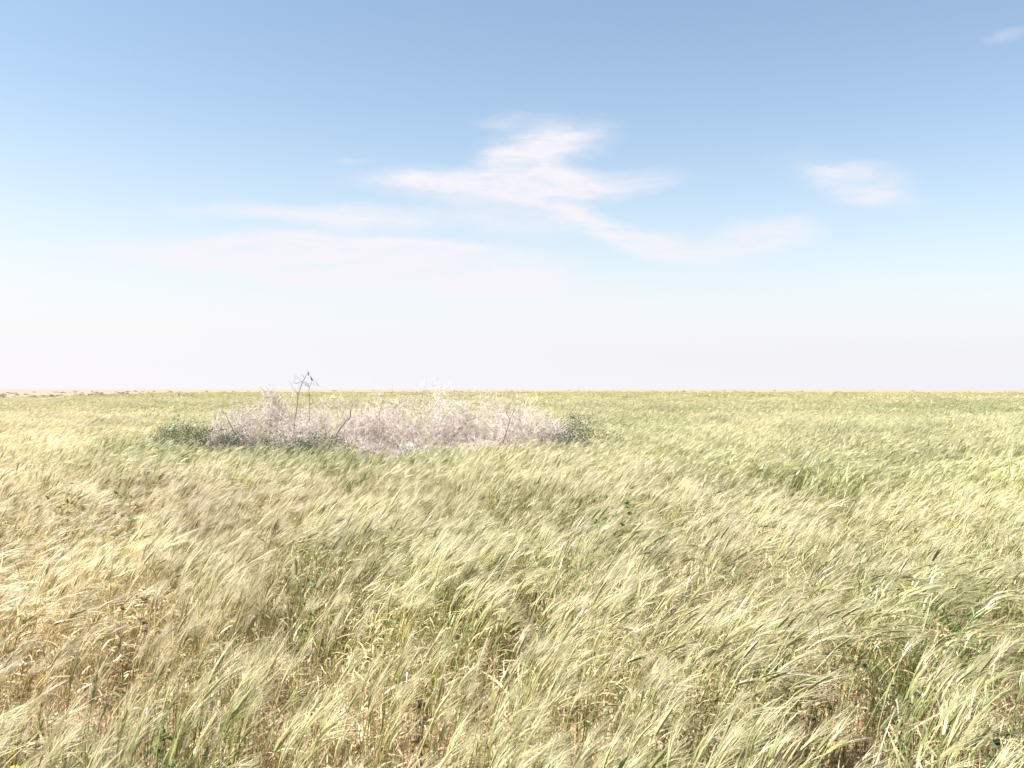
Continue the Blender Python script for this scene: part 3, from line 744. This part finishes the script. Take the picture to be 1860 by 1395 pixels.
WG = ((.11, .17, .06), (.14, .21, .08), (.09, .13, .05)); WB = ((.13, .165, .07), (.17, .20, .10), (.09, .12, .05)); WDRY = ((.40, .29, .19), (.46, .35, .23), (.32, .21, .14))
weed(330, 1375, 0.42, 'broad-leaved green weed at the very bottom edge, left of the centre', WG, 60, .055, .16, seed=1)
weed(290, 1330, 0.48, 'dark blue-green leafy weed under the barley just left of the lowest broad-leaved one', WB, 50, .045, .14, seed=2)
weed(520, 1085, 0.72, 'bluish green feathery weed in the straw-coloured stand left of centre', WB, 90, .035, .20, seed=3)
weed(1105, 950, 0.84, 'bright dark green weed clump in the middle of the field, right below the thicket', WG, 90, .05, .20, seed=4)
weed(1490, 1265, 0.52, 'small-leaved weed patch in the thin spot at lower right', WB, 90, .03, .22, seed=5)
weed(1670, 1340, 0.50, 'low tangled weed at lower right in front of the white-tipped ears', WB, 80, .03, .2, seed=6)
weed(110, 925, 0.84, 'dark leafy weed poking through the dry barley at far left', WB, 60, .05, .2, seed=7)
weed(215, 935, 0.84, 'second dark weed in the dry barley, right of the far left one', WB, 60, .045, .22, seed=8)
weed(65, 1385, 0.40, 'yellow-leaved weed in the bottom left corner', ((.5, .46, .06), (.4, .42, .08), (.2, .25, .06)), 50, .05, .14, seed=9)
weed(135, 1370, 0.45, 'weed with small bright yellow flowers near the bottom left corner', WG, 40, .04, .14, flower=(.75, .62, .05), seed=10)
weed(900, 872, 0.84, 'weed with a few yellow flowers in the barley below the thicket', WG, 30, .035, .12, flower=(.75, .62, .05), seed=11)
weed(225, 1100, 0.72, 'shrivelled reddish brown weed in the flattened spot at left', WDRY, 90, .05, .22, name='withered_weed', cat='weed', seed=12)
weed(420, 1020, 0.72, 'withered pale brown weed among the straw, above the reddish one', WDRY, 70, .045, .2, name='withered_weed', cat='weed', seed=13)
weed(1335, 1022, 0.72, 'small rusty red withered weed right of centre', ((.34, .19, .12), (.42, .28, .18)), 50, .03, .1, name='withered_weed', cat='weed', seed=14)
weed(1010, 1075, 0.72, 'rust-coloured withered weed beside the centre of the field', ((.38, .23, .14), (.46, .32, .2)), 40, .03, .1, name='withered_weed', cat='weed', seed=15)
weed(1480, 1305, 0.50, 'orange-brown withered weed at lower right below the small-leaved patch', ((.44, .25, .12), (.4, .27, .14)), 35, .03, .09, name='withered_weed', cat='weed', seed=16)
weed(760, 1300, 0.42, 'brown withered weed in the gap at bottom centre', WDRY, 70, .05, .16, name='withered_weed', cat='weed', seed=17)
weed(1780, 1365, 0.50, 'grey-green weed with upright stems in the bottom right corner', WB, 70, .06, .16, seed=18)

def stalk(paths, label, d):
    return branch_px('dry_stalk', label, 'stalk', d, paths, ((.33, .26, .20), (.42, .35, .28)))
stalk([([(277, 960), (276, 915), (271, 893), (262, 884), (250, 872), (246, 866)], .004, .0015, 'stem'), ([(271, 893), (268, 889), (262, 888)], .002, .001, 'twig')],
      'thin curved dead stalk leaning left above the pale barley', 8.6)
stalk([([(310, 950), (314, 915), (322, 900), (330, 885), (334, 868)], .004, .0015, 'stem'), ([(322, 900), (332, 893)], .002, .001, 'twig')],
      'thin dead stalk leaning right above the pale barley', 8.6)
stalk([([(1520, 1330), (1500, 1200), (1480, 1120), (1445, 1095), (1390, 1085)], .0028, .001, 'stem')],
      'long bent straw stalk crossing the ears at lower right', 3.3)
stalk([([(1835, 1395), (1800, 1340), (1770, 1300), (1730, 1250), (1700, 1235)], .0026, .001, 'stem'), ([(1800, 1340), (1785, 1335), (1765, 1340)], .002, .001, 'twig')],
      'thin green-brown stalk slanting left in the bottom right corner', 2.9)

# ------------------------------------------------------------------ scrub on the sand beyond the field
scr = []
for i in range(5):
    mb = MB(); random.seed(900 + i); w = U(.35, .6); hh = U(.3, .5)
    for k in range(150):
        a = U(0, 6.28); r = math.sqrt(random.random()); p = V3(math.cos(a) * w * r, math.sin(a) * w * r, hh * U(0, 1) * (1 - .6 * r * r)); d = V3(U(-1, 1), U(-1, 1), U(.1, 1)).normalized()
        mb.ribbon([p, p + d * .05, p + d * .12], [.02, .05, 0], d.orthogonal().normalized(), jit(random.choice(((.13, .11, .075), (.10, .09, .06), (.18, .14, .11))), .2))
    scr.append(mb.mesh('scrub_bush', M_LEAF))
random.seed(31)
spots = []
while len(spots) < 270:
    ang = U(-27.6, 27.6) if random.random() < .55 else U(-27.6, -17)
    e = float(edge_dist(math.sin(R(ang)), math.cos(R(ang))))
    y = e * 1.05 * (1 + random.expovariate(.9)) + 8
    if y > 1900: continue
    spots.append((y * math.tan(R(ang)), y))
for (x, y) in spots:
    o = bpy.data.objects.new('scrub_bush', random.choice(scr)); COL.objects.link(o)
    s = U(.55, 1.25) * (1 + y / 900); o.location = (x, y, -.02 if y < 300 else -.1); o.scale = (s * U(1, 1.5), s, s * U(.7, 1.1)); o.rotation_euler.z = U(-.4, .4)
    tag(o, 'tiny dark desert scrub bush on the pale sand beyond the barley', 'scrub bush', 'scrub bushes on the far sand')
